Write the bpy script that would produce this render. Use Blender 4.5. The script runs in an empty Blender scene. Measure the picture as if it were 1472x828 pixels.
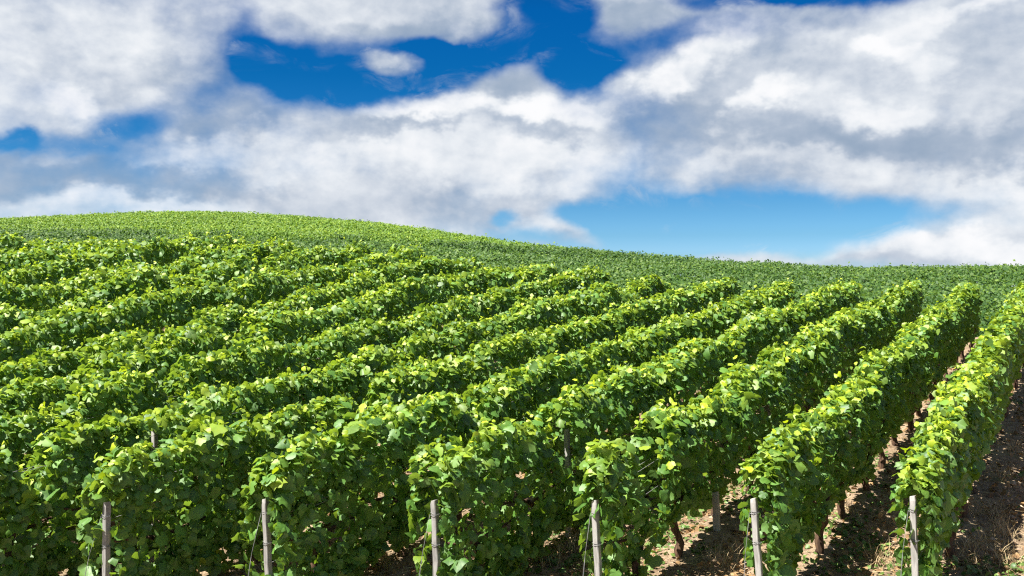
import bpy, math
import numpy as np
from mathutils import Vector

C = bpy.context.scene.collection
SC = bpy.context.scene
RNG = np.random.default_rng(11)
R = math.radians

# ------------------------------------------------------------------ camera, light, exposure
FPX, CX, CY = 1431.0, 736.0, 414.0            # focal length and centre of the 1472 px wide frame
cam_d = bpy.data.cameras.new('camera')
cam_d.lens = 35.0; cam_d.sensor_width = 36.0
cam_d.clip_start = 0.1; cam_d.clip_end = 8000
cam = bpy.data.objects.new('camera', cam_d); C.objects.link(cam)
cam.location = (0, 0, 0); cam.rotation_euler = (R(90), 0, 0)
SC.camera = cam

SUN_EL = R(60)
SUN_XY = Vector((-0.87, -0.49)).normalized()
S = Vector((SUN_XY.x*math.cos(SUN_EL), SUN_XY.y*math.cos(SUN_EL), math.sin(SUN_EL)))
sun_d = bpy.data.lights.new('sun', 'SUN')
sun_d.energy = 5.0; sun_d.angle = R(0.5); sun_d.color = (1.0, 0.955, 0.88)
sun = bpy.data.objects.new('sun', sun_d); C.objects.link(sun)
sun.rotation_euler = S.to_track_quat('Z', 'Y').to_euler()
sun.location = (-20, 5, 30)

SC.view_settings.view_transform = 'Standard'
SC.view_settings.look = 'None'
SC.view_settings.gamma = 1.0
SC.view_settings.exposure = 1.55
SC.view_settings.use_curve_mapping = False
SC.cycles.max_bounces = 8
SC.cycles.diffuse_bounces = 2
SC.cycles.glossy_bounces = 2
SC.cycles.transmission_bounces = 5
SC.cycles.use_denoising = False
SC.cycles.sample_clamp_indirect = 3.0
SC.cycles.filter_width = 1.2

# ------------------------------------------------------------------ world: sky with clouds, by direction
world = bpy.data.worlds.new('World'); SC.world = world; world.use_nodes = True
WT = world.node_tree; WT.nodes.clear()

class G:
    """tiny helper for node graphs"""
    def __init__(s, nt): s.nt = nt
    def n(s, t, **k):
        o = s.nt.nodes.new(t)
        for a, b in k.items(): setattr(o, a, b)
        return o
    def l(s, a, b): s.nt.links.new(a, b)
    def put(s, sock, v):
        if isinstance(v, bpy.types.NodeSocket): s.l(v, sock)
        else: sock.default_value = v
    def m(s, op, a, b=None, c=None, clamp=False):
        o = s.n('ShaderNodeMath', operation=op, use_clamp=clamp)
        s.put(o.inputs[0], a)
        if b is not None: s.put(o.inputs[1], b)
        if c is not None: s.put(o.inputs[2], c)
        return o.outputs[0]
    def v(s, op, a, b=None):
        o = s.n('ShaderNodeVectorMath', operation=op)
        s.put(o.inputs[0], a)
        if b is not None: s.put(o.inputs[1], b)
        return o.outputs[0]
    def mix(s, f, a, b, blend='MIX'):
        o = s.n('ShaderNodeMix', data_type='RGBA', blend_type=blend)
        s.put(o.inputs[0], f); s.put(o.inputs[6], a); s.put(o.inputs[7], b)
        return o.outputs[2]
    def noise(s, vec, scale, detail=4, rough=.55, dist=0.0, dim='3D'):
        o = s.n('ShaderNodeTexNoise', noise_dimensions=dim)
        s.l(vec, o.inputs['Vector'])
        o.inputs['Scale'].default_value = scale; o.inputs['Detail'].default_value = detail
        o.inputs['Roughness'].default_value = rough; o.inputs['Distortion'].default_value = dist
        return o.outputs['Fac'], o.outputs['Color']
    def smooth(s, x, a, b, lo=0.0, hi=1.0):
        o = s.n('ShaderNodeMapRange', interpolation_type='SMOOTHSTEP')
        s.put(o.inputs[0], x); o.inputs[1].default_value = a; o.inputs[2].default_value = b
        o.inputs[3].default_value = lo; o.inputs[4].default_value = hi
        return o.outputs[0]
    def lin(s, x, a, b, lo=0.0, hi=1.0):
        o = s.n('ShaderNodeMapRange')
        s.put(o.inputs[0], x); o.inputs[1].default_value = a; o.inputs[2].default_value = b
        o.inputs[3].default_value = lo; o.inputs[4].default_value = hi
        return o.outputs[0]

g = G(WT)
tc = g.n('ShaderNodeTexCoord')
D = tc.outputs['Generated']
sx = g.n('ShaderNodeSeparateXYZ'); g.l(D, sx.inputs[0])
az = g.m('ARCTAN2', sx.outputs[0], sx.outputs[1])
hor = g.m('SQRT', g.m('ADD', g.m('MULTIPLY', sx.outputs[0], sx.outputs[0]), g.m('MULTIPLY', sx.outputs[1], sx.outputs[1])))
el = g.m('ARCTAN2', sx.outputs[2], hor)
cb = g.n('ShaderNodeCombineXYZ'); g.l(az, cb.inputs[0]); g.l(el, cb.inputs[1])
P0 = cb.outputs[0]                                 # (azimuth, elevation) in radians
Pst = g.v('MULTIPLY', P0, (1.0, 1.35, 1.0))        # noise a little flattened
w1 = g.v('SUBTRACT', g.noise(Pst, 5.0, 3, .5)[1], (.5, .5, .5))
w2 = g.v('SUBTRACT', g.noise(Pst, 22.0, 4, .6)[1], (.5, .5, .5))
P = g.v('ADD', P0, g.v('ADD', g.v('MULTIPLY', w1, (.085, .06, 0)), g.v('MULTIPLY', w2, (.026, .020, 0))))

def sky_dir(px, py):
    x, y, z = (px-CX)/FPX, 1.0, (CY-py)/FPX
    return math.atan2(x, y), math.atan2(z, math.hypot(x, y))

def blobs(vec, lst, base, gain=1.0):
    acc = base
    sp = g.n('ShaderNodeSeparateXYZ'); g.l(vec, sp.inputs[0])
    for (px, py, rx, ry, wt, rot) in lst:
        a, e = sky_dir(px, py)
        mp = g.n('ShaderNodeMapping', vector_type='TEXTURE')
        mp.inputs['Location'].default_value = (a, e, 0)
        mp.inputs['Rotation'].default_value = (0, 0, R(rot))
        mp.inputs['Scale'].default_value = (rx/FPX, ry/FPX, 1e6)
        # the running sum rides along in z, so the nodes are evaluated one after the other (Cycles' node stack is small)
        cv = g.n('ShaderNodeCombineXYZ'); g.l(sp.outputs[0], cv.inputs[0]); g.l(sp.outputs[1], cv.inputs[1]); g.put(cv.inputs[2], acc)
        g.l(cv.outputs[0], mp.inputs['Vector'])
        ln = g.n('ShaderNodeVectorMath', operation='LENGTH'); g.l(mp.outputs[0], ln.inputs[0])
        f = g.smooth(ln.outputs['Value'], 0.25, 1.35, 1.0, 0.0)
        acc = g.m('MULTIPLY_ADD', f, wt*gain if wt < 0 else wt, acc)
    return acc

# where blue shows (minus) and where cloud stands (plus); pixel figures only give directions
COVER = [
    (425, 122, 100, 46, -1.2, -8), (530, 128, 90, 38, -1.1, 0), (640, 100, 100, 40, -1.3, 0),
    (455, 80, 110, 22, -.6, 0), (785, 60, 74, 70, -1.35, 0), (845, 105, 56, 36, -1.2, 0), (345, 75, 26, 60, -.7, 0), (395, 112, 50, 34, -.35, 0),
    (900, 72, 100, 36, -.9, 12), (1010, 40, 90, 30, -.5, 0), (700, 75, 80, 34, -.9, 0), (745, 8, 50, 16, -.5, 0),
    (800, 12, 60, 30, -.9, 0), (1060, -8, 120, 16, -1.1, 0), (1210, -14, 120, 16, -1.0, 0),
    (190, 180, 50, 24, -.85, 10), (8, 204, 36, 16, -1.0, 0), (80, 206, 80, 13, -.6, 0), (255, 152, 70, 26, -.5, 14), (300, 215, 130, 36, -.22, 12),
    (60, 230, 140, 22, -.15, 0), (290, 120, 60, 60, -.2, 0), (600, 70, 150, 16, -.75, -3), (490, 100, 30, 30, -.4, 0), (60, 165, 120, 40, -.15, 0),
    (970, 320, 180, 40, -1.35, 0), (1140, 328, 170, 40, -1.3, 0), (860, 304, 80, 26, -1.1, 0), (900, 350, 120, 24, -.8, 0), (950, 280, 80, 24, -.7, 0), (1060, 290, 140, 22, -.55, 0),
    (1310, 300, 80, 20, -.35, 0), (714, 310, 26, 12, -.95, 0), (745, 335, 60, 14, -.6, 0), (1000, 366, 260, 14, -.4, 0), (900, 245, 50, 24, -.25, 30),
    (557, 97, 58, 21, 1.35, 0), (750, 112, 84, 40, 1.25, 0), (885, 108, 34, 24, .7, 20), (905, 12, 80, 26, .75, 0),
    (600, 18, 190, 32, .45, 0), (560, 50, 190, 18, .1, 0),
    (975, 100, 70, 60, .6, 0), (820, 332, 60, 24, .8, -20), (1420, 352, 170, 24, 1.3, 5), (1100, 370, 70, 14, .5, 0),
    (650, 200, 260, 60, .7, 0), (1250, 150, 300, 130, .7, 0), (80, 80, 200, 80, .4, 0), (600, 285, 260, 40, .4, 0),
]
# brighter (plus) and greyer (minus) parts of the clouds
BRIGHT = [
    (640, 165, 150, 22, .5, 0), (800, 165, 120, 26, .5, -6), (560, 178, 70, 14, .3, 0), (700, 235, 200, 40, .35, 0), (320, 212, 100, 20, .45, 5), (480, 225, 140, 22, .2, 8),
    (560, 200, 120, 14, -.35, 10), (800, 204, 90, 18, -.35, 0), (740, 190, 60, 12, -.2, 0), (640, 290, 240, 30, -.12, 0), (860, 250, 60, 40, .15, 0),
    (990, 76, 60, 34, .55, 35), (935, 115, 30, 34, .5, 20), (1065, 160, 60, 28, .55, 20), (1302, 48, 44, 18, .55, -8), (1345, 88, 60, 26, .35, 0), (1430, 12, 90, 20, .4, 0), (1250, 160, 80, 24, .35, 12),
    (1140, 90, 80, 34, -.12, 0), (1120, 200, 110, 34, -.45, 0), (1340, 205, 170, 34, -.6, 0), (1190, 110, 70, 30, -.12, 0), (970, 190, 60, 60, -.5, 0), (1050, 262, 140, 22, -.25, 0), (1180, 245, 130, 24, .25, 0), (1420, 262, 120, 22, .25, 0),
    (110, 160, 56, 24, .5, 0), (40, 70, 130, 70, .22, 0), (210, 60, 100, 60, .05, 0), (230, 120, 130, 30, -.3, 0),
    (60, 240, 170, 32, -.4, 0), (240, 250, 200, 26, -.5, 0), (320, 180, 90, 34, -.5, -20), (330, 268, 160, 20, -.2, 0), (60, 300, 190, 26, .4, 3), (220, 292, 120, 12, .25, 0),
    (740, 112, 90, 34, -.6, 0), (660, 45, 160, 24, -.4, 0), (420, 20, 90, 22, .1, 0), (500, 45, 120, 16, -.2, 0), (900, 14, 90, 26, -.5, 0), (555, 92, 40, 10, .15, 0), (560, 108, 60, 10, -.2, 0),
    (1400, 350, 190, 24, .5, 4), (780, 315, 90, 20, .25, 0), (1150, 10, 120, 24, -.2, 0),
]
fb, _ = g.noise(Pst, 7.0, 8, .52, .25)
fb2, _ = g.noise(Pst, 26.0, 6, .55)
# fewer clouds overhead and behind, out of view: thinned to weaken the fill light
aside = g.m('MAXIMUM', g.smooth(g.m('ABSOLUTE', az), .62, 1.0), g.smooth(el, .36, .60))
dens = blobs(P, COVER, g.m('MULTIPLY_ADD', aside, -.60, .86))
dens = g.m('ADD', dens, g.m('MULTIPLY', g.m('SUBTRACT', fb, .5), 1.7))
dens = g.m('ADD', dens, g.m('MULTIPLY', g.m('SUBTRACT', fb2, .5), .7))
dens0 = dens

# relief: the same noise looked up a little towards the sun (up and left) tells lit from unlit sides
off = g.v('ADD', Pst, (-.016, .026, 0))
fo, _ = g.noise(off, 7.0, 8, .52, .25)
off2 = g.v('ADD', Pst, (-.005, .008, 0))
fo2, _ = g.noise(off2, 26.0, 6, .55)
def puff(vec, sc):
    o = g.n('ShaderNodeTexVoronoi', feature='SMOOTH_F1'); g.l(vec, o.inputs['Vector'])
    o.inputs['Scale'].default_value = sc; o.inputs['Detail'].default_value = 2.0; o.inputs['Roughness'].default_value = .55
    o.inputs['Lacunarity'].default_value = 2.3; o.inputs['Smoothness'].default_value = .8
    return g.m('SUBTRACT', 1.0, o.outputs['Distance'])
PW = g.v('ADD', Pst, g.v('ADD', g.v('MULTIPLY', w1, (.05, .05, 0)), g.v('MULTIPLY', w2, (.03, .03, 0))))
pf = puff(PW, 13.0)
rel = g.m('ADD', g.m('MULTIPLY', g.m('SUBTRACT', fb, fo), 1.35), g.m('MULTIPLY', g.m('SUBTRACT', fb2, fo2), .55))
dens = g.m('ADD', dens, g.m('MULTIPLY', g.m('SUBTRACT', pf, .66), .40))
alpha = g.smooth(dens, -.48, 1.12)
# thin veil torn into wisps across the blue
wn, _ = g.noise(g.v('ADD', g.v('MULTIPLY', P0, (1.0, 2.0, 1.0)), g.v('MULTIPLY', w1, (.16, .12, 0))), 15.0, 7, .62, .6)
wisp = g.m('MULTIPLY', g.smooth(wn, .50, .74), g.smooth(dens, -1.15, -.1))
alpha = g.m('MAXIMUM', alpha, g.m('MULTIPLY', wisp, .55))
PBr = g.v('ADD', P, g.v('ADD', g.v('MULTIPLY', w1, (.10, .07, 0)), g.v('MULTIPLY', w2, (.06, .04, 0))))
br = blobs(PBr, BRIGHT, .73, .9)
br = g.m('ADD', br, rel)
br = g.m('ADD', br, g.m('MULTIPLY', g.m('SUBTRACT', g.noise(PW, 12.0, 5, .55)[0], .5), .45))
br = g.m('ADD', br, g.m('MULTIPLY', g.m('SUBTRACT', pf, .66), .35))
br = g.m('ADD', br, g.m('MULTIPLY', g.m('SUBTRACT', fb2, .5), .16))
br = g.m('ADD', br, g.m('MULTIPLY', g.m('SUBTRACT', g.noise(Pst, 3.0, 3, .5)[0], .5), .5))
br = g.smooth(br, -.42, 1.32)
ramp = g.n('ShaderNodeValToRGB'); g.l(br, ramp.inputs[0])
e = ramp.color_ramp.elements
e[0].position = 0.0; e[0].color = (.30, .395, .53, 1)
e[1].position = 1.0; e[1].color = (.98, .985, 1.0, 1)
for pos, c in ((.28, (.42, .50, .62)), (.52, (.59, .65, .74)), (.78, (.80, .84, .89))):
    q = e.new(pos); q.color = (*c, 1)
sky = g.n('ShaderNodeTexSky', sky_type='NISHITA')
sky.sun_disc = False; sky.sun_elevation = SUN_EL
sky.sun_rotation = math.atan2(SUN_XY.x, SUN_XY.y)
sky.altitude = 200; sky.air_density = 1.0; sky.dust_density = 0.6; sky.ozone_density = 2.0
gm = g.n('ShaderNodeGamma'); g.l(sky.outputs[0], gm.inputs[0]); gm.inputs[1].default_value = 1.0
hs = g.n('ShaderNodeHueSaturation'); g.l(gm.outputs[0], hs.inputs['Color'])
hs.inputs['Saturation'].default_value = 1.5; hs.inputs['Value'].default_value = 1.0
STR = 0.10; EXPF = 2**SC.view_settings.exposure
clouds = g.v('MULTIPLY', ramp.outputs[0], (1/STR/EXPF,)*3)
er = g.n('ShaderNodeValToRGB'); g.l(g.m('DIVIDE', el, .4, clamp=True), er.inputs[0])
ee = er.color_ramp.elements
EG = [(.0, (.50, .80, 1.36)), (.095, (.44, .72, 1.22)), (.13, (.35, .62, 1.0)), (.20, (.29, .55, .84)), (.34, (.14, .46, .70)), (.52, (.036, .40, .61)), (.68, (.022, .41, .63)), (.80, (.06, .34, .50)), (1.0, (.22, .34, .42))]
ee[0].position = 0; ee[0].color = tuple(v/1.4 for v in EG[0][1])+(1,)
ee[1].position = 1; ee[1].color = tuple(v/1.4 for v in EG[-1][1])+(1,)
for pos, c in EG[1:-1]:
    q = ee.new(pos); q.color = tuple(v/1.4 for v in c)+(1,)
blue = g.v('MULTIPLY', hs.outputs[0], g.v('MULTIPLY', er.outputs[0], (1.4*1.464/EXPF,)*3))
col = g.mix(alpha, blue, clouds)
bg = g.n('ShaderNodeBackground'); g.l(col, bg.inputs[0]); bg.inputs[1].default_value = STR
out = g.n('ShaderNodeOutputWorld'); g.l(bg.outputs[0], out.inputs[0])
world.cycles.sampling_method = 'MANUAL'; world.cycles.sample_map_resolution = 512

# ------------------------------------------------------------------ helpers
def sstep(a, b, x):
    t = np.clip((x-a)/(b-a), 0, 1); return t*t*(3-2*t)

def _hash(ix, iy, iz, seed):
    n = (ix*374761393 + iy*668265263 + iz*2147483647 + seed*974634777) & 0xFFFFFFFF
    n = ((n ^ (n >> 13))*1274126177) & 0xFFFFFFFF
    n = n ^ (n >> 16)
    return (n & 0xFFFF)/65535.0

def vnoise(x, y, z=0.0, seed=0):
    """value noise in -1..1"""
    x, y, z = np.broadcast_arrays(np.asarray(x, float), np.asarray(y, float), np.asarray(z, float))
    fx, fy, fz = np.floor(x), np.floor(y), np.floor(z)
    ix, iy, iz = fx.astype(np.int64), fy.astype(np.int64), fz.astype(np.int64)
    u, v, w = x-fx, y-fy, z-fz
    u, v, w = u*u*(3-2*u), v*v*(3-2*v), w*w*(3-2*w)
    r = 0
    for a in (0, 1):
        for b in (0, 1):
            for c in (0, 1):
                r = r + _hash(ix+a, iy+b, iz+c, seed)*(u if a else 1-u)*(v if b else 1-v)*(w if c else 1-w)
    return r*2-1

def make_mesh(name, verts, faces_n, loops, mat, smooth=True, attrs=None):
    """verts (N,3); loops flat indices; faces_n vertices per face"""
    me = bpy.data.meshes.new(name)
    nf = len(loops)//faces_n
    me.vertices.add(len(verts)); me.vertices.foreach_set('co', np.ascontiguousarray(verts, np.float32).ravel())
    me.loops.add(len(loops)); me.loops.foreach_set('vertex_index', np.asarray(loops, np.int32))
    me.polygons.add(nf)
    me.polygons.foreach_set('loop_start', np.arange(0, nf*faces_n, faces_n, dtype=np.int32))
    me.polygons.foreach_set('loop_total', np.full(nf, faces_n, np.int32))
    me.polygons.foreach_set('use_smooth', np.full(nf, smooth))
    for k, (dom, arr) in (attrs or {}).items():
        if arr.ndim == 2:
            at = me.attributes.new(k, 'FLOAT_VECTOR', dom); at.data.foreach_set('vector', np.ascontiguousarray(arr, np.float32).ravel())
        else:
            at = me.attributes.new(k, 'FLOAT', dom); at.data.foreach_set('value', np.asarray(arr, np.float32))
    me.update(calc_edges=True); me.validate()
    me.materials.append(mat)
    return me

def link(name, me, parent=None, **props):
    o = bpy.data.objects.new(name, me); C.objects.link(o)
    if parent is not None: o.parent = parent
    for k, v in props.items(): o[k] = v
    return o

# ------------------------------------------------------------------ terrain
TAN = 0.111                    # the vineyard slope rises away from the camera
ROWT = 0.5898                  # rows run 30.5 degrees to the right of the view
SP = 1.2                       # row spacing measured across the view
HG, HC = 3.34, 2.04            # camera above the ground / above the canopy top, at y = 0
Y0, Y1 = 7.34, 19.6            # row block from its end posts to the ridge
_Q = np.array([-900, -400, 0, 230, 330, 450, 600, 700, 850, 1000, 1100, 1200, 1472, 1900, 2400.])
_SKY = np.array([350, 328, 314, 304, 305, 312, 326, 343, 359, 373, 379, 384, 382, 380, 390.])
_YS = np.array([120, 118, 112, 108, 106, 100, 92, 84, 72, 62, 58, 55, 52, 50, 50.])
_NEAR = np.array([350, 345, 343, 344, 347, 352, 362, 372, 388, 398, 403, 405, 405, 405, 405.])

def smooth_interp(q, ys):
    r = 0
    for d, w in ((-90, 1), (-60, 2), (-30, 3), (0, 4), (30, 3), (60, 2), (90, 1)):
        r = r + w*np.interp(q+d, _Q, ys)
    return r/16.0

def q_of(x, y): return np.clip(736+1431*x/np.maximum(y, 1.0), -900, 2400)

def lift(x, y):
    k = (ROWT*y - x)/SP
    return 0.84*sstep(4.5, 14.5, k)*sstep(8.5, 19.0, y)

def far_canopy(x, y):
    q = q_of(x, y)
    ts = (414-smooth_interp(q, _SKY))/1431; tn = (414-smooth_interp(q, _NEAR))/1431 - 0.030
    ys = smooth_interp(q, _YS)
    u = np.clip((y-23)/(ys-23), 0, 1)
    gg = np.sin(u*np.pi/2)
    t = tn+(ts-tn)*gg
    z = y*t
    d = np.maximum(y-ys, 0)
    zz = ys*ts + ts*d - 0.0022*d*d
    return np.where(y > ys, np.maximum(zz, -25), z)

def ground(x, y):
    x = np.asarray(x, float); y = np.asarray(y, float)
    near = -HG + TAN*np.clip(y, -40, 60) + lift(x, y)
    far = far_canopy(x, y) - 1.2
    w = sstep(20.3, 24.0, y)
    return near*(1-w)+far*w

# ------------------------------------------------------------------ materials
def new_mat(name):
    m = bpy.data.materials.new(name); m.use_nodes = True
    m.node_tree.nodes.clear()
    return m, G(m.node_tree)

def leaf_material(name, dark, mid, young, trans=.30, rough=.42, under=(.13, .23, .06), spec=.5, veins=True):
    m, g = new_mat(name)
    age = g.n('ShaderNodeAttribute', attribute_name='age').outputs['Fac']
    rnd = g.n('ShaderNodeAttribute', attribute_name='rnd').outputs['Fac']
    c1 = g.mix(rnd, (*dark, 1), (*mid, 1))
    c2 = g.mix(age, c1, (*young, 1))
    if veins:
        uv = g.n('ShaderNodeAttribute', attribute_name='leafuv').outputs['Vector']
        s = g.n('ShaderNodeSeparateXYZ'); g.l(uv, s.inputs[0])
        ax = g.m('ABSOLUTE', s.outputs[0])
        ang = g.m('ARCTAN2', ax, s.outputs[1])
        v = 10.0
        for a0 in (0.0, .72, 1.55):
            dd = g.m('ABSOLUTE', g.m('SUBTRACT', ang, a0))
            v = g.m('MINIMUM', v, dd)
        r_ = g.n('ShaderNodeVectorMath', operation='LENGTH'); g.l(uv, r_.inputs[0])
        v = g.m('MULTIPLY', v, r_.outputs['Value'])
        vf = g.smooth(v, .012, .045, .35, 0.0)
        c2 = g.mix(vf, c2, (.30, .38, .12, 1))
        pn, _ = g.noise(uv, 6.0, 2, .6)
        c2 = g.mix(g.m('MULTIPLY', g.smooth(pn, .35, .75), .35), c2, (mid[0]*1.3, mid[1]*1.3, mid[2]*1.2, 1))
    geo = g.n('ShaderNodeNewGeometry')
    c3 = g.mix(g.m('MULTIPLY', geo.outputs['Backfacing'], .55), c2, (*under, 1))
    bs = g.n('ShaderNodeBsdfPrincipled'); g.l(c3, bs.inputs['Base Color'])
    bs.inputs['Roughness'].default_value = rough
    bs.inputs['Specular IOR Level'].default_value = spec
    tr = g.n('ShaderNodeBsdfTranslucent')
    tcol = g.mix(.25, c3, (young[0]*.9, young[1]*.95, young[2]*.5, 1))
    tcol = g.mix(1.0, tcol, (1.5, 1.5, .9, 1), 'MULTIPLY')
    g.l(tcol, tr.inputs['Color'])
    mx = g.n('ShaderNodeMixShader'); mx.inputs[0].default_value = trans
    g.l(bs.outputs[0], mx.inputs[1]); g.l(tr.outputs[0], mx.inputs[2])
    o = g.n('ShaderNodeOutputMaterial'); g.l(mx.outputs[0], o.inputs[0])
    return m

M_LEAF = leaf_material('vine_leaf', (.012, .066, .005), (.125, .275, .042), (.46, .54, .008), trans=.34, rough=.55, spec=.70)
M_FAR1 = leaf_material('hillside_vine_leaf', (.016, .062, .006), (.050, .118, .014), (.14, .22, .012), trans=.25, rough=.65, veins=False)
M_FAR2 = leaf_material('hilltop_vine_leaf', (.060, .140, .008), (.135, .250, .016), (.29, .38, .012), trans=.28, rough=.65, veins=False)

def ground_material():
    m, g = new_mat('vineyard_soil')
    tcn = g.n('ShaderNodeTexCoord'); P = tcn.outputs['Object']
    n1, _ = g.noise(P, 1.3, 5, .6)
    n2, _ = g.noise(P, 14, 6, .65)
    n3, _ = g.noise(P, 70, 4, .7)
    c = g.mix(g.smooth(n1, .35, .65), (.18, .125, .078, 1), (.32, .235, .155, 1))
    c = g.mix(g.m('MULTIPLY', g.smooth(n2, .45, .62), .6), c, (.09, .055, .033, 1))
    c = g.mix(g.m('MULTIPLY', g.smooth(n3, .52, .66), .6), c, (.46, .37, .26, 1))
    c = g.mix(g.m('MULTIPLY', g.smooth(g.noise(P, 2.2, 4, .6)[0], .56, .68), .45), c, (.13, .17, .045, 1))
    s = g.n('ShaderNodeSeparateXYZ'); g.l(P, s.inputs[0])
    c = g.mix(g.smooth(s.outputs[1], 20.3, 22.5), c, (.05, .09, .025, 1))     # grassy beyond the row block
    bs = g.n('ShaderNodeBsdfPrincipled'); g.l(c, bs.inputs['Base Color']); bs.inputs['Roughness'].default_value = .95
    bs.inputs['Specular IOR Level'].default_value = .15
    bu = g.n('ShaderNodeBump'); bu.inputs['Strength'].default_value = .8; bu.inputs['Distance'].default_value = .03
    vo = g.n('ShaderNodeTexVoronoi'); g.l(P, vo.inputs['Vector']); vo.inputs['Scale'].default_value = 38
    hgt = g.m('ADD', g.m('ADD', n2, g.m('MULTIPLY', n3, .5)), g.m('MULTIPLY', vo.outputs['Distance'], .5))
    g.l(hgt, bu.inputs['Height']); g.l(bu.outputs[0], bs.inputs['Normal'])
    o = g.n('ShaderNodeOutputMaterial'); g.l(bs.outputs[0], o.inputs[0])
    return m

def bark_material(name, a, b, sc=30, rough=.9, bump=.6):
    m, g = new_mat(name)
    P = g.n('ShaderNodeTexCoord').outputs['Object']
    st = g.v('MULTIPLY', P, (1, 1, .18))
    n, _ = g.noise(st, sc, 5, .65, .4)
    c = g.mix(g.smooth(n, .35, .68), (*a, 1), (*b, 1))
    bs = g.n('ShaderNodeBsdfPrincipled'); g.l(c, bs.inputs['Base Color']); bs.inputs['Roughness'].default_value = rough
    bs.inputs['Specular IOR Level'].default_value = .25
    bu = g.n('ShaderNodeBump'); bu.inputs['Strength'].default_value = bump; bu.inputs['Distance'].default_value = .006
    g.l(n, bu.inputs['Height']); g.l(bu.outputs[0], bs.inputs['Normal'])
    o = g.n('ShaderNodeOutputMaterial'); g.l(bs.outputs[0], o.inputs[0])
    return m

def tint_material(name, a, b, trans=0.0, rough=.7):
    m, g = new_mat(name)
    rnd = g.n('ShaderNodeAttribute', attribute_name='rnd').outputs['Fac']
    c = g.mix(rnd, (*a, 1), (*b, 1))
    bs = g.n('ShaderNodeBsdfPrincipled'); g.l(c, bs.inputs['Base Color']); bs.inputs['Roughness'].default_value = rough
    tr = g.n('ShaderNodeBsdfTranslucent'); g.l(c, tr.inputs['Color'])
    mx = g.n('ShaderNodeMixShader'); mx.inputs[0].default_value = trans
    g.l(bs.outputs[0], mx.inputs[1]); g.l(tr.outputs[0], mx.inputs[2])
    o = g.n('ShaderNodeOutputMaterial'); g.l(mx.outputs[0], o.inputs[0])
    return m

M_SOIL = ground_material()
M_BARK = bark_material('vine_bark', (.045, .025, .016), (.15, .09, .055))
M_CANE = bark_material('vine_shoot', (.16, .17, .05), (.28, .20, .08), 60)
M_POST = bark_material('weathered_post', (.24, .23, .212), (.40, .385, .36), 26, .8, .5)
M_POSTG = bark_material('grey_post', (.19, .18, .168), (.32, .31, .29), 26, .8, .5)
M_WIRE = bark_material('galvanised_wire', (.14, .14, .14), (.26, .26, .25), 40, .45, .1)
M_STRAW = tint_material('straw', (.30, .20, .10), (.56, .44, .25), .15)
M_WEED = tint_material('weed_leaf', (.05, .11, .02), (.15, .24, .05), .25, .5)
M_STONE = tint_material('clod', (.22, .14, .09), (.48, .36, .25), 0, .95)
M_DEAD = tint_material('dead_leaf', (.16, .085, .035), (.34, .21, .09), .15)

# ------------------------------------------------------------------ the ground, one sheet out to the horizon
def axis(lo_far, lo, hi, hi_far, step):
    a = list(np.arange(lo, hi+1e-6, step)); d = step
    x = hi
    while x < hi_far: d *= 1.12; x += d; a.append(x)
    x = lo; d = step; b = []
    while x > lo_far: d *= 1.16; x -= d; b.append(x)
    return np.array(b[::-1]+a)

ax_ = axis(-4500, -12, 12, 4500, .10)
ay_ = axis(-1500, 5.5, 25, 5000, .10)
GX, GY = np.meshgrid(ax_, ay_)
GZ = ground(GX, GY)
near_w = sstep(30, 22, GY)*sstep(-2, 4, GY)*sstep(16, 11, np.abs(GX))
rowk = (ROWT*GY-GX)/SP - .07
mound = np.cos(2*np.pi*rowk)                              # slightly raised soil under the vines
GZ += near_w*(0.035*mound + .022*vnoise(GX*5, GY*5, 0, 3) + .012*vnoise(GX*13, GY*13, 0, 4))
nx, ny = len(ax_), len(ay_)
idx = np.arange(nx*ny).reshape(ny, nx)
lp = np.stack([idx[:-1, :-1], idx[:-1, 1:], idx[1:, 1:], idx[1:, :-1]], -1).ravel()
gme = make_mesh('ground', np.stack([GX, GY, GZ], -1).reshape(-1, 3), 4, lp, M_SOIL)
link('ground', gme, kind='structure')

# ------------------------------------------------------------------ vine leaves
def ring(pts_right, tip, notch):
    left = [(-x, y) for x, y in pts_right[::-1]]
    return np.array([notch]+pts_right+[tip]+left)
T_HI = ring([(.12, -.20), (.32, -.20), (.49, -.02), (.53, .20), (.45, .29), (.43, .47), (.24, .54)], (0, .70), (0, -.05))
T_MID = ring([(.28, -.21), (.53, .08), (.40, .46)], (0, .70), (0, -.05))
T_LO = np.array([(0, -.18), (.50, .10), (0, .70), (-.50, .10)])

def unit(a): return a/np.maximum(np.linalg.norm(a, axis=-1, keepdims=True), 1e-9)

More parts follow.
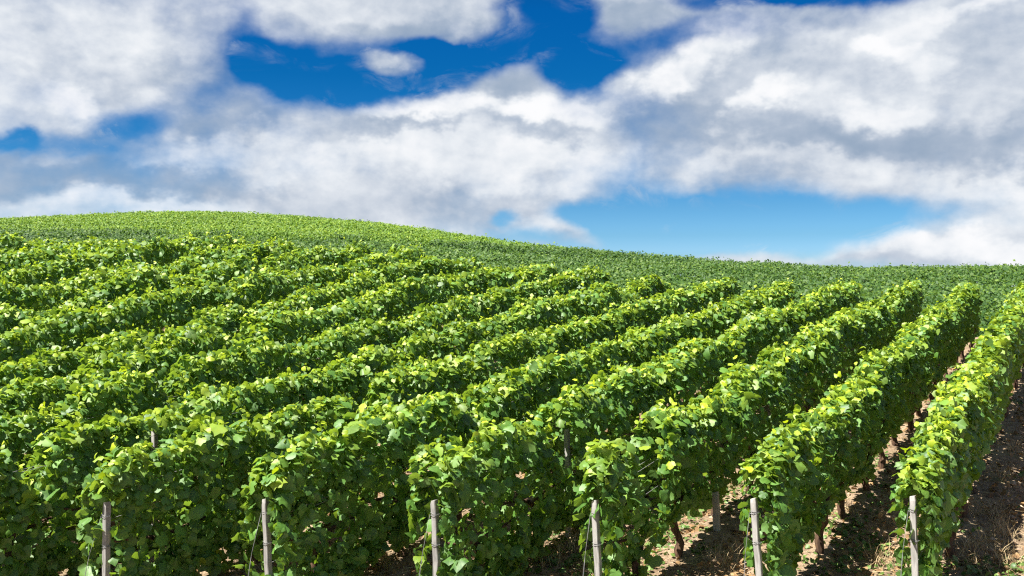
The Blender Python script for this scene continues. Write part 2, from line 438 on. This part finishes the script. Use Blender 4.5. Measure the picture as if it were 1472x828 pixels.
def leaf_arrays(p, n, tip, size, age, rnd, tmpl, rng):
    """a fan of triangles for every leaf: centre vertex + outline"""
    N = len(p)
    n = unit(n); tip = unit(tip - (tip*n).sum(1, keepdims=True)*n)
    side = np.cross(tip, n)
    k = len(tmpl)
    tx = np.concatenate([[0.0], tmpl[:, 0]]); ty = np.concatenate([[0.05], tmpl[:, 1]])
    asp = 1+.16*rng.standard_normal((N, 1)); jit = 1+.09*rng.standard_normal((N, k+1))
    lx = tx[None]*asp*jit; ly = ty[None]*jit
    fold = rng.uniform(.05, .75, (N, 1)); droop = rng.uniform(.0, 1.1, (N, 1)); wave = rng.uniform(-.5, .5, (N, 1))
    lz = -fold*np.abs(lx) - droop*np.maximum(ly, 0)**2 + wave*lx*ly + .05*rng.standard_normal((N, k+1))*(np.abs(lx) > .3)
    s = size[:, None, None]
    v = p[:, None] + s*(lx[..., None]*side[:, None] + ly[..., None]*tip[:, None] + lz[..., None]*n[:, None])
    if k == 4 and tmpl is T_LO:
        v = v[:, 1:]; lx = lx[:, 1:]; ly = ly[:, 1:]
        loc = np.array([0, 1, 2, 0, 2, 3]); nf = 2; kk = 4
    else:
        loc = np.array([[0, i+1, (i+1) % k+1] for i in range(k)]).ravel(); nf = k; kk = k+1
    lps = (np.arange(N)[:, None]*kk + loc[None]).ravel()
    uv = np.stack([lx, ly, np.repeat(rnd[:, None]*7, lx.shape[1], 1)], -1)
    return (v.reshape(-1, 3), lps, np.repeat(age, nf), np.repeat(rnd, nf), uv.reshape(-1, 3))

def join_leaves(name, parts, mat):
    vs, ls, ag, rn, uv = [], [], [], [], []; off = 0
    for v, l, a, r, u in parts:
        vs.append(v); ls.append(l+off); ag.append(a); rn.append(r); uv.append(u); off += len(v)
    return make_mesh(name, np.concatenate(vs), 3, np.concatenate(ls), mat, True,
                     {'age': ('FACE', np.concatenate(ag)), 'rnd': ('FACE', np.concatenate(rn)), 'leafuv': ('POINT', np.concatenate(uv))})

DIR = np.array([ROWT, 1.0]); DL = math.hypot(ROWT, 1.0); DIRU = DIR/DL
PERP = np.array([DIRU[1], -DIRU[0]])            # to the right of the row
UP = np.array([0, 0, 1.0])
D3 = np.array([DIRU[0], DIRU[1], 0]); P3 = np.array([PERP[0], PERP[1], 0])

# dips in single rows, seen in the photograph: row index -> [(y, half length, how deep)]
DIPS = {3: [(7.93, .17, 1.25)], 2: [(8.22, .12, .6)], 6: [(9.9, .18, 1.0)], 7: [(7.9, .12, .5), (12.0, .14, .4)], 4: [(8.6, .1, .3)], 5: [(9.6, .12, .35)], 9: [(12.6, .2, .5)], 8: [(10.4, .15, .5)], 12: [(17.2, .25, .8)]}

def row_leaves(k, ki, y1=None, dens=1.0):
    rng = np.random.default_rng(100+ki)
    ya, yb = Y0-.09, (y1 or Y1)
    L = (yb-ya)*DL
    parts = []
    def profile(s):
        y = ya + s/DL
        wild = min(max((ki-6)/6, 0), 1)
        top = 1.30 + (.085+.05*wild)*vnoise(s*.9, ki*3.1, 0, 5) + (.065+.05*wild)*vnoise(s*2.6, ki*3.1, 0, 6) - .0
        for (dy, hl, dp) in DIPS.get(ki, []):
            top = top - dp*np.exp(-((y-dy)/hl)**2)*.75
        bot = (.31 if ki < 4 else .24) + .08*vnoise(s*1.1, ki*2.7, 0, 7) - (.27 if ki < 4 else .18)*np.exp(-(s/.6)**2) - (.12*np.exp(-(s/4.0)**2) if ki > 3 else 0)
        wid = (.182 if ki < 4 else .205) + .075*wild + .045*vnoise(s*1.4, ki*1.7, 0, 8) + .03*vnoise(s*4, ki*1.7, 0, 9)
        endr = np.minimum(np.clip(s/.12, 0, 1), np.clip((L-s)/.25, 0, 1))
        wid = wid*(.78+.22*np.sqrt(endr))
        top = top - .12*(1-endr)
        return top, bot, wid
    def emit(s, phi, rr, sz_mul=1.0):
        N = len(s)
        top, bot, wid = profile(s)
        c, sn = np.cos(phi), np.sin(phi)
        pw = .46
        ex = np.sign(c)*np.abs(c)**pw; ez = np.sign(sn)*np.abs(sn)**.8
        lump = 1 + (.28 + .12*min(max((ki-6)/6, 0), 1))*vnoise(s*3.0, phi*1.5, ki*5, 11) + .22*vnoise(s*8.5, phi*3.4, ki*5, 12)
        tt = ez*.5+.5
        lo_ = .58 if ki < 4 else .80
        w = wid*(lo_+(1-lo_)*sstep(0, .65, tt))
        lat = ex*w*rr*lump
        mid, hh = (top+bot)/2, (top-bot)/2
        h = mid + ez*hh*(rr**.35)*np.where(sn > 0, 1+(lump-1)*.32, 1+(lump-1)*.5)
        y = ya + s/DL
        x = ROWT*y - k*SP
        px = x + lat*PERP[0]; py = y + lat*PERP[1]
        pz = ground(x, y) + h
        p = np.stack([px, py, pz], 1)
        o = ex[:, None]*P3 + (np.maximum(sn, -.2))[:, None]*UP*.9
        n = o*1.0 + UP*.40 + rng.standard_normal((N, 3))*np.array([.78, .78, .65])
        tip = -UP*.9 + o*.35 + rng.standard_normal((N, 3))*.65
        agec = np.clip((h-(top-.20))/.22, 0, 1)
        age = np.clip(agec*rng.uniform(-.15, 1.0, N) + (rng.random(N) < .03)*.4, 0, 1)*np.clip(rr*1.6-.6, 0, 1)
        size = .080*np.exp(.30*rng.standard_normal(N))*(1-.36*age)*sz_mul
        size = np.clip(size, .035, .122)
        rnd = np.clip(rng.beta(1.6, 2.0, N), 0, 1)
        return p, n, tip, size, age, rnd, y
    def add(*a):
        p, n, tip, size, age, rnd, y = emit(*a)
        ok = np.ones(len(y), bool)
        for (dy, hl, pr) in {3: [(7.95, .11, .93)], 2: [(8.2, .07, .6)], 1: [(8.9, .07, .5)], 6: [(9.9, .10, .7)], 4: [(8.7, .07, .6)]}.get(ki, []):
            ok &= ~((np.abs(y-dy) < hl) & (rng.random(len(y)) < pr))
        for pk, py_, z0 in ((4, 9.14, .78), (7, 8.98, .88)):      # a thin spot in the leaves where a line post shows
            if abs(ki-pk) <= 1:
                xq = ROWT*py_-KS[pk-1]*SP
                hz = p[:, 2]*py_/p[:, 1]-float(ground(xq, py_))
                ok &= ~((np.abs(p[:, 0]*py_/p[:, 1]-xq) < .06) & (y < py_) & (hz > z0) & (hz < 1.10) & (rng.random(len(y)) < .92))
        if ki <= 3:                      # the lower leaves of these rows have been thinned
            hh = p[:, 2]-ground(p[:, 0], p[:, 1])
            ok = ok & ~((hh < .75) & (rng.random(len(y)) < .35) & (y > Y0+.5))
        if ki <= 6:                      # the stake at the row's end shows in front of most leaves
            xp = ROWT*Y0-k*SP
            lx = p[:, 0]*Y0/p[:, 1] - xp
            hz = p[:, 2]*Y0/p[:, 1] - float(ground(xp, Y0))
            ln = {1: -1.5, 2: -4.5, 3: -3, 4: -2, 5: -3, 6: 0}[ki]
            lx = lx - hz*math.sin(R(ln))
            ok = ok & ~((y < Y0+.03) & (np.abs(lx) < .075) & (hz < 1.06) & (rng.random(len(y)) > {4: .60, 3: .22, 5: .22, 6: .20, 1: .22, 2: .12}[ki]))
        for (lo, hi, T) in ((0, 11.2, T_HI), (11.2, 99, T_MID)):
            mk = (y >= lo) & (y < hi) & ok
            if mk.any():
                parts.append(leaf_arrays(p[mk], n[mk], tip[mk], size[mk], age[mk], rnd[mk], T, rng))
    # shell: more on the top and upper sides
    N = int(L*720*dens)
    s = rng.uniform(0, L, N)
    phi = rng.choice([0, 1], N, p=[.72, .28])
    phi = np.where(phi == 0, rng.uniform(-math.pi/2, math.pi*1.5, N), rng.normal(math.pi/2, .75, N))
    rr = 1-np.abs(rng.normal(0, .22, N)); rr = np.clip(rr, .15, 1)
    add(s, phi, rr)
    if ki > 3:                           # skirts hanging low on the front rows
        N = int(min(L, 5)*190)
        sk_ = rng.uniform(0, min(L, 5), N)
        add(sk_, np.where(rng.random(N) < .7, rng.normal(-.75, .45, N), rng.normal(math.pi+.75, .45, N)), 1-np.abs(rng.normal(0, .25, N)).clip(0, .8))
    # inner leaves
    N = int(L*120*dens)
    add(rng.uniform(0.05, L-.05, N), rng.uniform(0, 2*math.pi, N), rng.uniform(.1, .7, N), 1.1)
    # end faces
    for end in (0, 1):
        N = int(210*dens)
        s = np.full(N, .0) + rng.uniform(0, .10, N) if end == 0 else L-rng.uniform(0, .15, N)
        add(s, rng.uniform(0, 2*math.pi, N), np.sqrt(rng.uniform(.05, 1, N)))
    # shoots standing out of the top and leaning out of the sides
    ns = int(L*7*dens)
    s0 = rng.uniform(0.05, L-.05, ns); top, bot, wid = profile(s0)
    y = ya+s0/DL; x = ROWT*y-k*SP
    l0 = rng.uniform(-.7, .7, ns)*wid
    base = np.stack([x+l0*PERP[0], y+l0*PERP[1], ground(x, y)+top-.06], 1)
    d = unit(UP*1.0 + rng.standard_normal((ns, 3))*.55); d[:, 2] = np.abs(d[:, 2])
    ln = rng.uniform(.05, .20, ns)
    for j in range(5):
        f = (j+.6)/5
        p = base + d*(ln*f)[:, None] + rng.standard_normal((ns, 3))*.015
        n = UP*.6 + rng.standard_normal((ns, 3))*.7
        tip = rng.standard_normal((ns, 3)) + d*.4
        age = np.clip(.45+.5*f+rng.uniform(-.35, .25, ns), 0, 1)
        size = rng.uniform(.04, .08, ns)*(1.1-.4*f)
        parts.append(leaf_arrays(p, n, tip, size, age, rng.random(ns), T_MID, rng))
    return join_leaves('foliage', parts, M_LEAF)

# ------------------------------------------------------------------ tubes, trunks, posts
def tube(path, rad, seg=7, cap=True):
    path = np.asarray(path, float); n = len(path)
    rad = np.broadcast_to(rad, (n,)) if np.ndim(rad) < 2 else rad
    vs = []
    for i in range(n):
        t = path[min(i+1, n-1)]-path[max(i-1, 0)]; t = t/np.linalg.norm(t)
        a = np.cross(t, [0.31, .95, .02]); a /= np.linalg.norm(a); b = np.cross(t, a)
        for j in range(seg):
            th = 2*math.pi*j/seg
            vs.append(path[i]+rad[i]*(math.cos(th)*a+math.sin(th)*b))
    q = []
    for i in range(n-1):
        for j in range(seg):
            a0 = i*seg+j; a1 = i*seg+(j+1) % seg
            q += [(a0, a1, a1+seg), (a0, a1+seg, a0+seg)]
    if cap:
        vs.append(path[0]); vs.append(path[-1]); c0, c1 = len(vs)-2, len(vs)-1
        for j in range(seg):
            q += [(c0, (j+1) % seg, j), (c1, (n-1)*seg+j, (n-1)*seg+(j+1) % seg)]
    return np.array(vs), np.array(q)

def mesh_of(name, tubes, mat, smooth=True):
    vs, fs = [], []; off = 0
    for v, f in tubes:
        vs.append(v); fs.append(f+off); off += len(v)
    return make_mesh(name, np.concatenate(vs), 3, np.concatenate(fs).ravel(), mat, smooth)

def trunk_mesh(seed):
    r = np.random.default_rng(seed)
    pts = [np.array([0, 0, -.12])]; rad = [.040]
    z = 0
    off = np.zeros(2)
    for i in range(9):
        z = i*.06
        off = off + r.normal(0, .014, 2)
        pts.append(np.array([off[0], off[1], z])); rad.append(.036 - .0012*i + r.uniform(-.005, .009))
    head = pts[-1]
    tb = [tube(pts, np.array(rad), 9)]
    for sgn in (-1, 1):                      # two arms along the fruiting wire
        arm = [head-np.array([0, 0, .03])]
        for j in range(1, 6):
            arm.append(head + D3*sgn*.09*j + np.array([r.normal(0, .012), r.normal(0, .012), .02+.012*j+r.normal(0, .008)]))
        tb.append(tube(arm, np.linspace(.021, .009, 6), 6))
    return mesh_of('trunk', tb, M_BARK)

TRUNKS = [trunk_mesh(s) for s in range(5)]

def canes_mesh(k, ki, yb):
    """green and brown shoots that carry the leaves"""
    r = np.random.default_rng(700+ki); tb = []
    L = (yb-Y0)*DL
    for i in range(int(L*6)):
        s = r.uniform(0.02, L); y = Y0+s/DL; x = ROWT*y-k*SP
        b = np.array([x, y, float(ground(x, y))+r.uniform(.42, .55)])
        lean = r.normal(0, .05); al = r.normal(0, .05)
        p = [b]
        for j in range(1, 5):
            p.append(b + UP*.19*j + P3*lean*j/2*(1+.2*j)*.8 + D3*al*j/2 + r.normal(0, .012, 3))
        tb.append(tube(p, np.linspace(.0055, .003, 5), 4, False))
    return mesh_of('shoots', tb, M_CANE)

def wire_meshes(k, yb):
    ms = []
    for hgt in (.50, .80, 1.02):
        for sd in ((0,) if hgt < .6 else (-.035, .035)):
            ys = np.linspace(Y0, yb, 12); xs = ROWT*ys-k*SP
            p = np.stack([xs+sd*PERP[0], ys+sd*PERP[1], ground(xs, ys)+hgt-.0], 1)
            ms.append(mesh_of('trellis_wire', [tube(p, .0018, 4)], M_WIRE))
    return ms

def post_mesh(h=1.0, w=.043, d=.045, seed=0, mat=None):
    """a weathered split stake: rounded corners, slanted worn top, slight bow"""
    r = np.random.default_rng(seed)
    prof = []
    c = .2
    for sx, sy in ((1, 1), (-1, 1), (-1, -1), (1, -1)):
        cs = [(sx*(1-c), sy), (sx, sy*(1-c))]
        if sx*sy > 0: cs = cs[::-1]
        prof += cs
    prof = np.array(prof)*np.array([w/2, d/2])
    zs = [-.15, 0, .12*h, .26*h, .40*h, .55*h, .70*h, .85*h, h-.03, h]
    bow = r.normal(0, .002, (len(zs), 2)); tw = r.normal(0, .02, len(zs))
    vs = []; m = len(prof)
    for i, z in enumerate(zs):
        sc = 1.0 if i < len(zs)-1 else .86
        for q in prof:
            jit = r.normal(0, .0008, 2)
            zz = z + (q[0]*.18 if i == len(zs)-1 else 0)
            vs.append((q[0]*sc+bow[i][0]+jit[0]+tw[i]*q[1], q[1]*sc+bow[i][1]+jit[1], zz))
    f = []
    for i in range(len(zs)-1):
        for j in range(m):
            a, b = i*m+j, i*m+(j+1) % m
            f += [(a, b, b+m), (a, b+m, a+m)]
    top = len(vs); vs.append((bow[-1][0], bow[-1][1], h))
    for j in range(m): f.append((top, (len(zs)-1)*m+j, (len(zs)-1)*m+(j+1) % m))
    return make_mesh('stake', np.array(vs), 3, np.array(f).ravel(), mat or M_POST, False)

# ------------------------------------------------------------------ the vine rows
KS = [1.12, 2.06, 3.06, 4.06, 5.09, 6.10] + [7.1+i for i in range(13)]
ROW_LABEL = {
 1: 'rightmost leafy vine row, with bare soil and dry grass on its right',
 2: 'vine row second from the right, its end post leaning beside the open soil alley',
 3: 'vine row third from the right, short clump and a gap just behind its post',
 4: 'vine row fourth from the right, its end post half hidden by leaves',
 5: 'vine row fifth from the right, second post from the left at its end',
 6: 'vine row sixth from the right, leftmost visible end post at its end',
 7: 'vine row cut off by the lower left corner of the photo, behind leftmost end post',
}
ORD = ['', 'first', 'second', 'third', 'fourth', 'fifth', 'sixth', 'seventh', 'eighth', 'ninth', 'tenth', 'eleventh', 'twelfth', 'thirteenth',
       'fourteenth', 'fifteenth', 'sixteenth', 'seventeenth', 'eighteenth', 'nineteenth']
def row_root(k, ki, label):
    x = ROWT*Y0-k*SP
    e = bpy.data.objects.new('vine_row', None); C.objects.link(e)
    e.empty_display_size = .2
    e.location = (x, Y0, float(ground(x, Y0)))
    e['label'] = label; e['category'] = 'vine row'; e['group'] = 'rows of grapevines on the near slope'
    return e

def child(name, me, root):
    """mesh built in world coordinates, re-centred on its root"""
    off = np.array(root.location)
    co = np.empty(len(me.vertices)*3, np.float32); me.vertices.foreach_get('co', co)
    co = co.reshape(-1, 3)-off.astype(np.float32); me.vertices.foreach_set('co', co.ravel()); me.update()
    return link(name, me, root)

for i, k in enumerate(KS):
    ki = i+1
    yend = Y1 + .25*math.sin(ki*2.3)
    lab = ROW_LABEL.get(ki) or f'{ORD[ki]} vine row counted from the right, one continuous leafy hedge on the left slope'
    root = row_root(k, ki, lab)
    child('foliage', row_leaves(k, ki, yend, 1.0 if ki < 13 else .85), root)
    if ki <= 8:
        for wm in wire_meshes(k, yend): child('trellis_wire', wm, root)
    if ki <= 8:
        r = np.random.default_rng(900+ki)
        s = .55
        ti = 0
        while Y0+s/DL < yend-.2:
            y = Y0+s/DL; x = ROWT*y-k*SP
            t = bpy.data.objects.new('trunk', TRUNKS[(ti*2+ki) % 5]); C.objects.link(t)
            t.parent = root
            t.location = Vector((x+r.normal(0, .015), y, float(ground(x, y))+.02))-root.location
            ti += 1
            s += 1.0+r.uniform(-.12, .12)

# ------------------------------------------------------------------ posts
def add_post(k, y, h, lean, label, seed, mat=None, dx=0.0, wire=False, w=.043):
    x = ROWT*y-k*SP + dx
    e = bpy.data.objects.new('vineyard_post', None); C.objects.link(e); e.empty_display_size = .1
    e.location = (x, y, float(ground(x, y)))
    e.rotation_euler = (R(lean[1]), R(lean[0]), R(-34))
    e['label'] = label; e['category'] = 'post'; e['group'] = 'wooden stakes of the trellis'
    link('stake', post_mesh(h, w, .045, seed, mat), e)
    if wire:
        r = np.random.default_rng(seed+50)
        tb = []
        bx = -.055-r.uniform(0, .02)
        for kx in (0, .012):
            p = [(-.031, -.02, h-.10), (bx*.8, -.10, h*.62), (bx-kx, -.16, h*.3), (bx-kx*2, -.2, -.05)]
            tb.append(tube(p, .0013, 5))
        for z in (h-.10, h-.32):            # turns of wire round the stake
            a = [(.034*math.cos(t), .028*math.sin(t), z+.01*math.sin(t*.5)) for t in np.linspace(0, 4*math.pi, 24)]
            tb.append(tube(a, .0018, 4))
        link('anchor_wire', mesh_of('anchor_wire', tb, M_WIRE), e)
    return e

END = [(0, 1, 'grey wooden end post of the rightmost vine row, standing in front of its foliage', (-1.5, 0), 1.02),
       (1, 2, 'pale wooden end post leaning left, second from the right along the front', (-4.5, 0), 1.0),
       (2, 3, 'wooden end post third from the right, wire twisted round its top', (-3.0, 0), .99),
       (3, 4, 'wooden end post mostly covered by leaves, fourth from the right', (-2.0, 0), .99),
       (4, 5, 'wooden end post second from the left, a big pale leaf at its top', (-3.0, 0), 1.0),
       (5, 6, 'upright wooden end post, leftmost along the front', (0, 0), .98)]
for i, ki, lab, ln, h in END:
    add_post(KS[i], Y0-.10, h, ln, lab, ki, M_POST if ki in (2, 1, 3) else M_POSTG, (ROWT*Y0-KS[i]*SP)*(Y0-.10)/Y0-(ROWT*(Y0-.10)-KS[i]*SP), True)
add_post(KS[2], 9.30, .40, (-2, 0), 'short pale wooden post standing in open soil under the third row', 31, M_POST, .10, w=.062)
add_post(KS[3], 9.14, 1.03, (-1, 0), 'thin grey post showing through leaves inside the fourth row', 32, M_POST, .0)
add_post(KS[6], 8.98, 1.11, (0, 0), 'grey post top showing among leaves near the left edge', 33, M_POST, .0)

# ------------------------------------------------------------------ far vineyards beyond the ridge (one mass each)
def far_field():
    rng = np.random.default_rng(5)
    N = 1150000
    Ya, Yb = 22.5, 128.0
    # more leaves per square metre close by
    yy = Ya + (Yb-Ya)*rng.random(N)**1.15
    keep = rng.random(N) < np.clip(.25+.75*yy/75, 0, 1); yy = yy[keep]
    half = .60*yy+5
    xx = rng.uniform(-1, 1, len(yy))*half
    sk = .10
    ph = (yy + sk*xx - 22.0)/1.15
    j = np.floor(ph)
    fr = rng.normal(0, .30, len(yy)); fr = np.clip(fr, -.5, .5)
    y2 = (j+.5+fr*.62)*1.15 + 22.0 - sk*xx
    ys = smooth_interp(q_of(xx, y2), _YS)
    track = ((j >= 31) & (j <= 33) | (j >= 50) & (j <= 53)) & (q_of(xx, y2) < 1000)
    ok = (y2 < ys+9) & (y2 > 22.2) & ~track
    xx, y2, fr, ys, j = xx[ok], y2[ok], fr[ok], ys[ok], j[ok]
    n = len(xx)
    lump = .16*vnoise(j*.42, xx*.03, 0, 25) + .06*vnoise(xx*.35, y2*.35, 0, 24) + .12*vnoise(xx*.9, y2*.9, 0, 21) + .10*vnoise(xx*2.6, y2*2.6, 0, 22) + .05*vnoise(xx*6, j*3.3, 0, 23)
    dep = np.abs(rng.normal(0, .26, n))
    z = far_canopy(xx, y2) + lump - dep - 1.2*fr**2*1.3
    blendg = ground(xx, y2)
    z = np.maximum(np.where(y2 < 24.5, np.minimum(z, blendg+1.25+lump-dep), z), blendg+.15)
    z = z + np.where(rng.random(n) < .02, rng.uniform(.05, .25, n), 0)       # stray shoots
    p = np.stack([xx, y2, z], 1)
    nrm = np.stack([rng.normal(0, .42, n), rng.normal(-.3, .42, n), rng.normal(.8, .3, n)], 1)
    tip = np.stack([rng.normal(0, .7, n), rng.normal(0, .7, n), rng.normal(-.5, .5, n)], 1)
    size = (.078+.0007*y2)*np.exp(.22*rng.standard_normal(n))
    age = np.clip(rng.uniform(-.5, .8, n)*np.clip(1-dep/.2, 0, 1), 0, 1)
    rnd = np.clip(rng.random(n)*.8 + .1 + .16*vnoise(xx*.12, y2*.06, 0, 60) + .24*vnoise(j*.37, xx*.02, 0, 61), 0, 1)
    q = 736+1431*xx/y2; py = 414-1431*far_canopy(xx, y2)/y2
    line = 329+np.maximum(q-300, 0)*.05 + 2.5*vnoise(q*.012, 0, 0, 30)
    up = (py < line) & (q < 880)
    for mk, mat, lab, cat in ((~up, M_FAR1, 'darker green mass of vines rising behind the near rows', 'vineyard'),
                              (up, M_FAR2, 'pale yellow-green vines covering the rounded hilltop', 'vineyard')):
        me = join_leaves('hillside_vines', [leaf_arrays(p[mk], nrm[mk], tip[mk], size[mk], age[mk], rnd[mk], T_LO, rng)], mat)
        link('hillside_vines' if mat is M_FAR1 else 'hilltop_vines', me, kind='stuff', label=lab, category=cat)
far_field()

# ------------------------------------------------------------------ litter on the soil
def scatter_xy(rng, n, kmax, ya=6.0, yb=15, kmin=-.6):
    y = ya+(yb-ya)*rng.random(n)**1.5
    kk = rng.uniform(kmin, kmax, n)
    return ROWT*y-kk*SP, y, kk

def blades(rng, x, y, ln, wd, up, rnd, mat, name, bend=.5):
    n = len(x)
    z = ground(x, y)
    a = rng.uniform(0, 2*math.pi, n)
    d = np.stack([np.cos(a), np.sin(a), np.zeros(n)], 1)
    s = np.stack([-np.sin(a), np.cos(a), rng.normal(0, .3, n)], 1)
    p0 = np.stack([x, y, z+.0], 1)
    dd = unit(d + UP*up[:, None])
    p1 = p0 + dd*(ln*.55)[:, None]
    p2 = p1 + unit(dd - UP*(bend*rng.random(n))[:, None] + d*.3)*(ln*.45)[:, None]
    p2[:, 2] = np.maximum(p2[:, 2], z+.01)
    w = wd[:, None]*s
    v = np.stack([p0-w, p0+w, p1-w*.8, p1+w*.8, p2], 1)
    loc = np.array([0, 1, 3, 0, 3, 2, 2, 3, 4])
    lps = (np.arange(n)[:, None]*5+loc).ravel()
    return make_mesh(name, v.reshape(-1, 3), 3, lps, mat, False, {'rnd': ('FACE', np.repeat(rnd, 3))})

rng = np.random.default_rng(77)
# straw lying about
n = 60000
x, y, kk = scatter_xy(rng, n, 7.5, 6.2, 17)
keep = vnoise(x*1.6, y*1.6, 0, 40)+.45*rng.standard_normal(n) > .0
x, y = x[keep], y[keep]; n = len(x)
me = blades(rng, x, y, rng.uniform(.04, .20, n), rng.uniform(.0010, .003, n), rng.uniform(.0, .25, n), rng.random(n), M_STRAW, 'straw')
link('straw', me, kind='stuff', label='dry straw strewn over the soil between the rows', category='straw').location = (0, 0, .03)
# tufts of dry grass
TUFTS = [(1415, 790), (1440, 770), (1395, 800), (1450, 815), (820, 795), (845, 780), (800, 815), (905, 790), (935, 772), (560, 815), (600, 800), (1040, 815), (1270, 815), (720, 820), (355, 815), (80, 800), (190, 815),
         (1210, 740), (1330, 700), (1440, 690), (1380, 740), (1425, 745), (1455, 650), (1400, 815)]
xs, ys_ = [], []
for (px, py) in TUFTS:
    Yt = FPX*HG/(py-255); xt = (px-CX)/FPX*Yt
    m_ = rng.integers(60, 150)
    xs.append(rng.normal(xt, .07, m_)); ys_.append(rng.normal(Yt, .10, m_))
x = np.concatenate(xs); y = np.concatenate(ys_); n = len(x)
me = blades(rng, x, y, rng.uniform(.08, .30, n), rng.uniform(.001, .0028, n), rng.uniform(.4, 2.2, n), rng.random(n), M_STRAW, 'dry_grass', .9)
link('dry_grass', me, kind='stuff', label='tufts of dry blond grass at the feet of the vines', category='dry grass').location = (0, 0, .02)
# green weeds and grass
n = 30000
x, y, kk = scatter_xy(rng, n, 4.5, 6.2, 18)
keep = vnoise(x*1.9, y*1.9, 0, 44)+.25*rng.standard_normal(n) - .35*(kk < 1.2) > .22
x, y = x[keep], y[keep]; n = len(x)
p = np.stack([x, y, ground(x, y)+rng.uniform(.03, .07, n)], 1)
nr = UP + rng.standard_normal((n, 3))*.45
tp = rng.standard_normal((n, 3))
vv = leaf_arrays(p, nr, tp, rng.uniform(.02, .06, n), rng.random(n)*.3, rng.random(n), T_MID, rng)
me = make_mesh('weeds', vv[0], 3, vv[1], M_WEED, True, {'rnd': ('FACE', vv[3])})
link('weeds', me, kind='stuff', label='low green weeds creeping over the soil between the rows', category='weeds')
# dead leaves
n = 15000
x, y, kk = scatter_xy(rng, n, 7.5, 6.2, 18)
p = np.stack([x, y, ground(x, y)+rng.uniform(.03, .055, n)], 1)
vv = leaf_arrays(p, UP+rng.standard_normal((n, 3))*.5, rng.standard_normal((n, 3)), rng.uniform(.025, .07, n), rng.random(n), rng.random(n), T_MID, rng)
me = make_mesh('fallen_leaves', vv[0], 3, vv[1], M_DEAD, True, {'rnd': ('FACE', vv[3])})
link('fallen_leaves', me, kind='stuff', label='brown fallen leaves lying on the soil', category='fallen leaves')
# clods and small stones
n = 5200
x, y, kk = scatter_xy(rng, n, 7.5, 6.2, 18)
oc = np.array([(1, 0, 0), (-1, 0, 0), (0, 1, 0), (0, -1, 0), (0, 0, 1), (0, 0, -1.)])
of = np.array([(0, 2, 4), (2, 1, 4), (1, 3, 4), (3, 0, 4), (2, 0, 5), (1, 2, 5), (3, 1, 5), (0, 3, 5)])
sz = rng.lognormal(-4.3, .55, n)
v = oc[None]*rng.uniform(.6, 1.3, (n, 6, 1))*sz[:, None, None]*np.array([1.2, 1.0, .7])
an = rng.uniform(0, 6.28, n); ca, sa = np.cos(an)[:, None], np.sin(an)[:, None]
v = np.stack([v[..., 0]*ca-v[..., 1]*sa, v[..., 0]*sa+v[..., 1]*ca, v[..., 2]], -1)
v = v + np.stack([x, y, ground(x, y)+.02], 1)[:, None]
me = make_mesh('soil_clods', v.reshape(-1, 3), 3, (np.arange(n)[:, None]*6+of.ravel()).ravel(), M_STONE, False, {'rnd': ('FACE', np.repeat(rng.random(n), 8))})
link('soil_clods', me, kind='stuff', label='small clods and stones on the soil between the rows', category='clods')
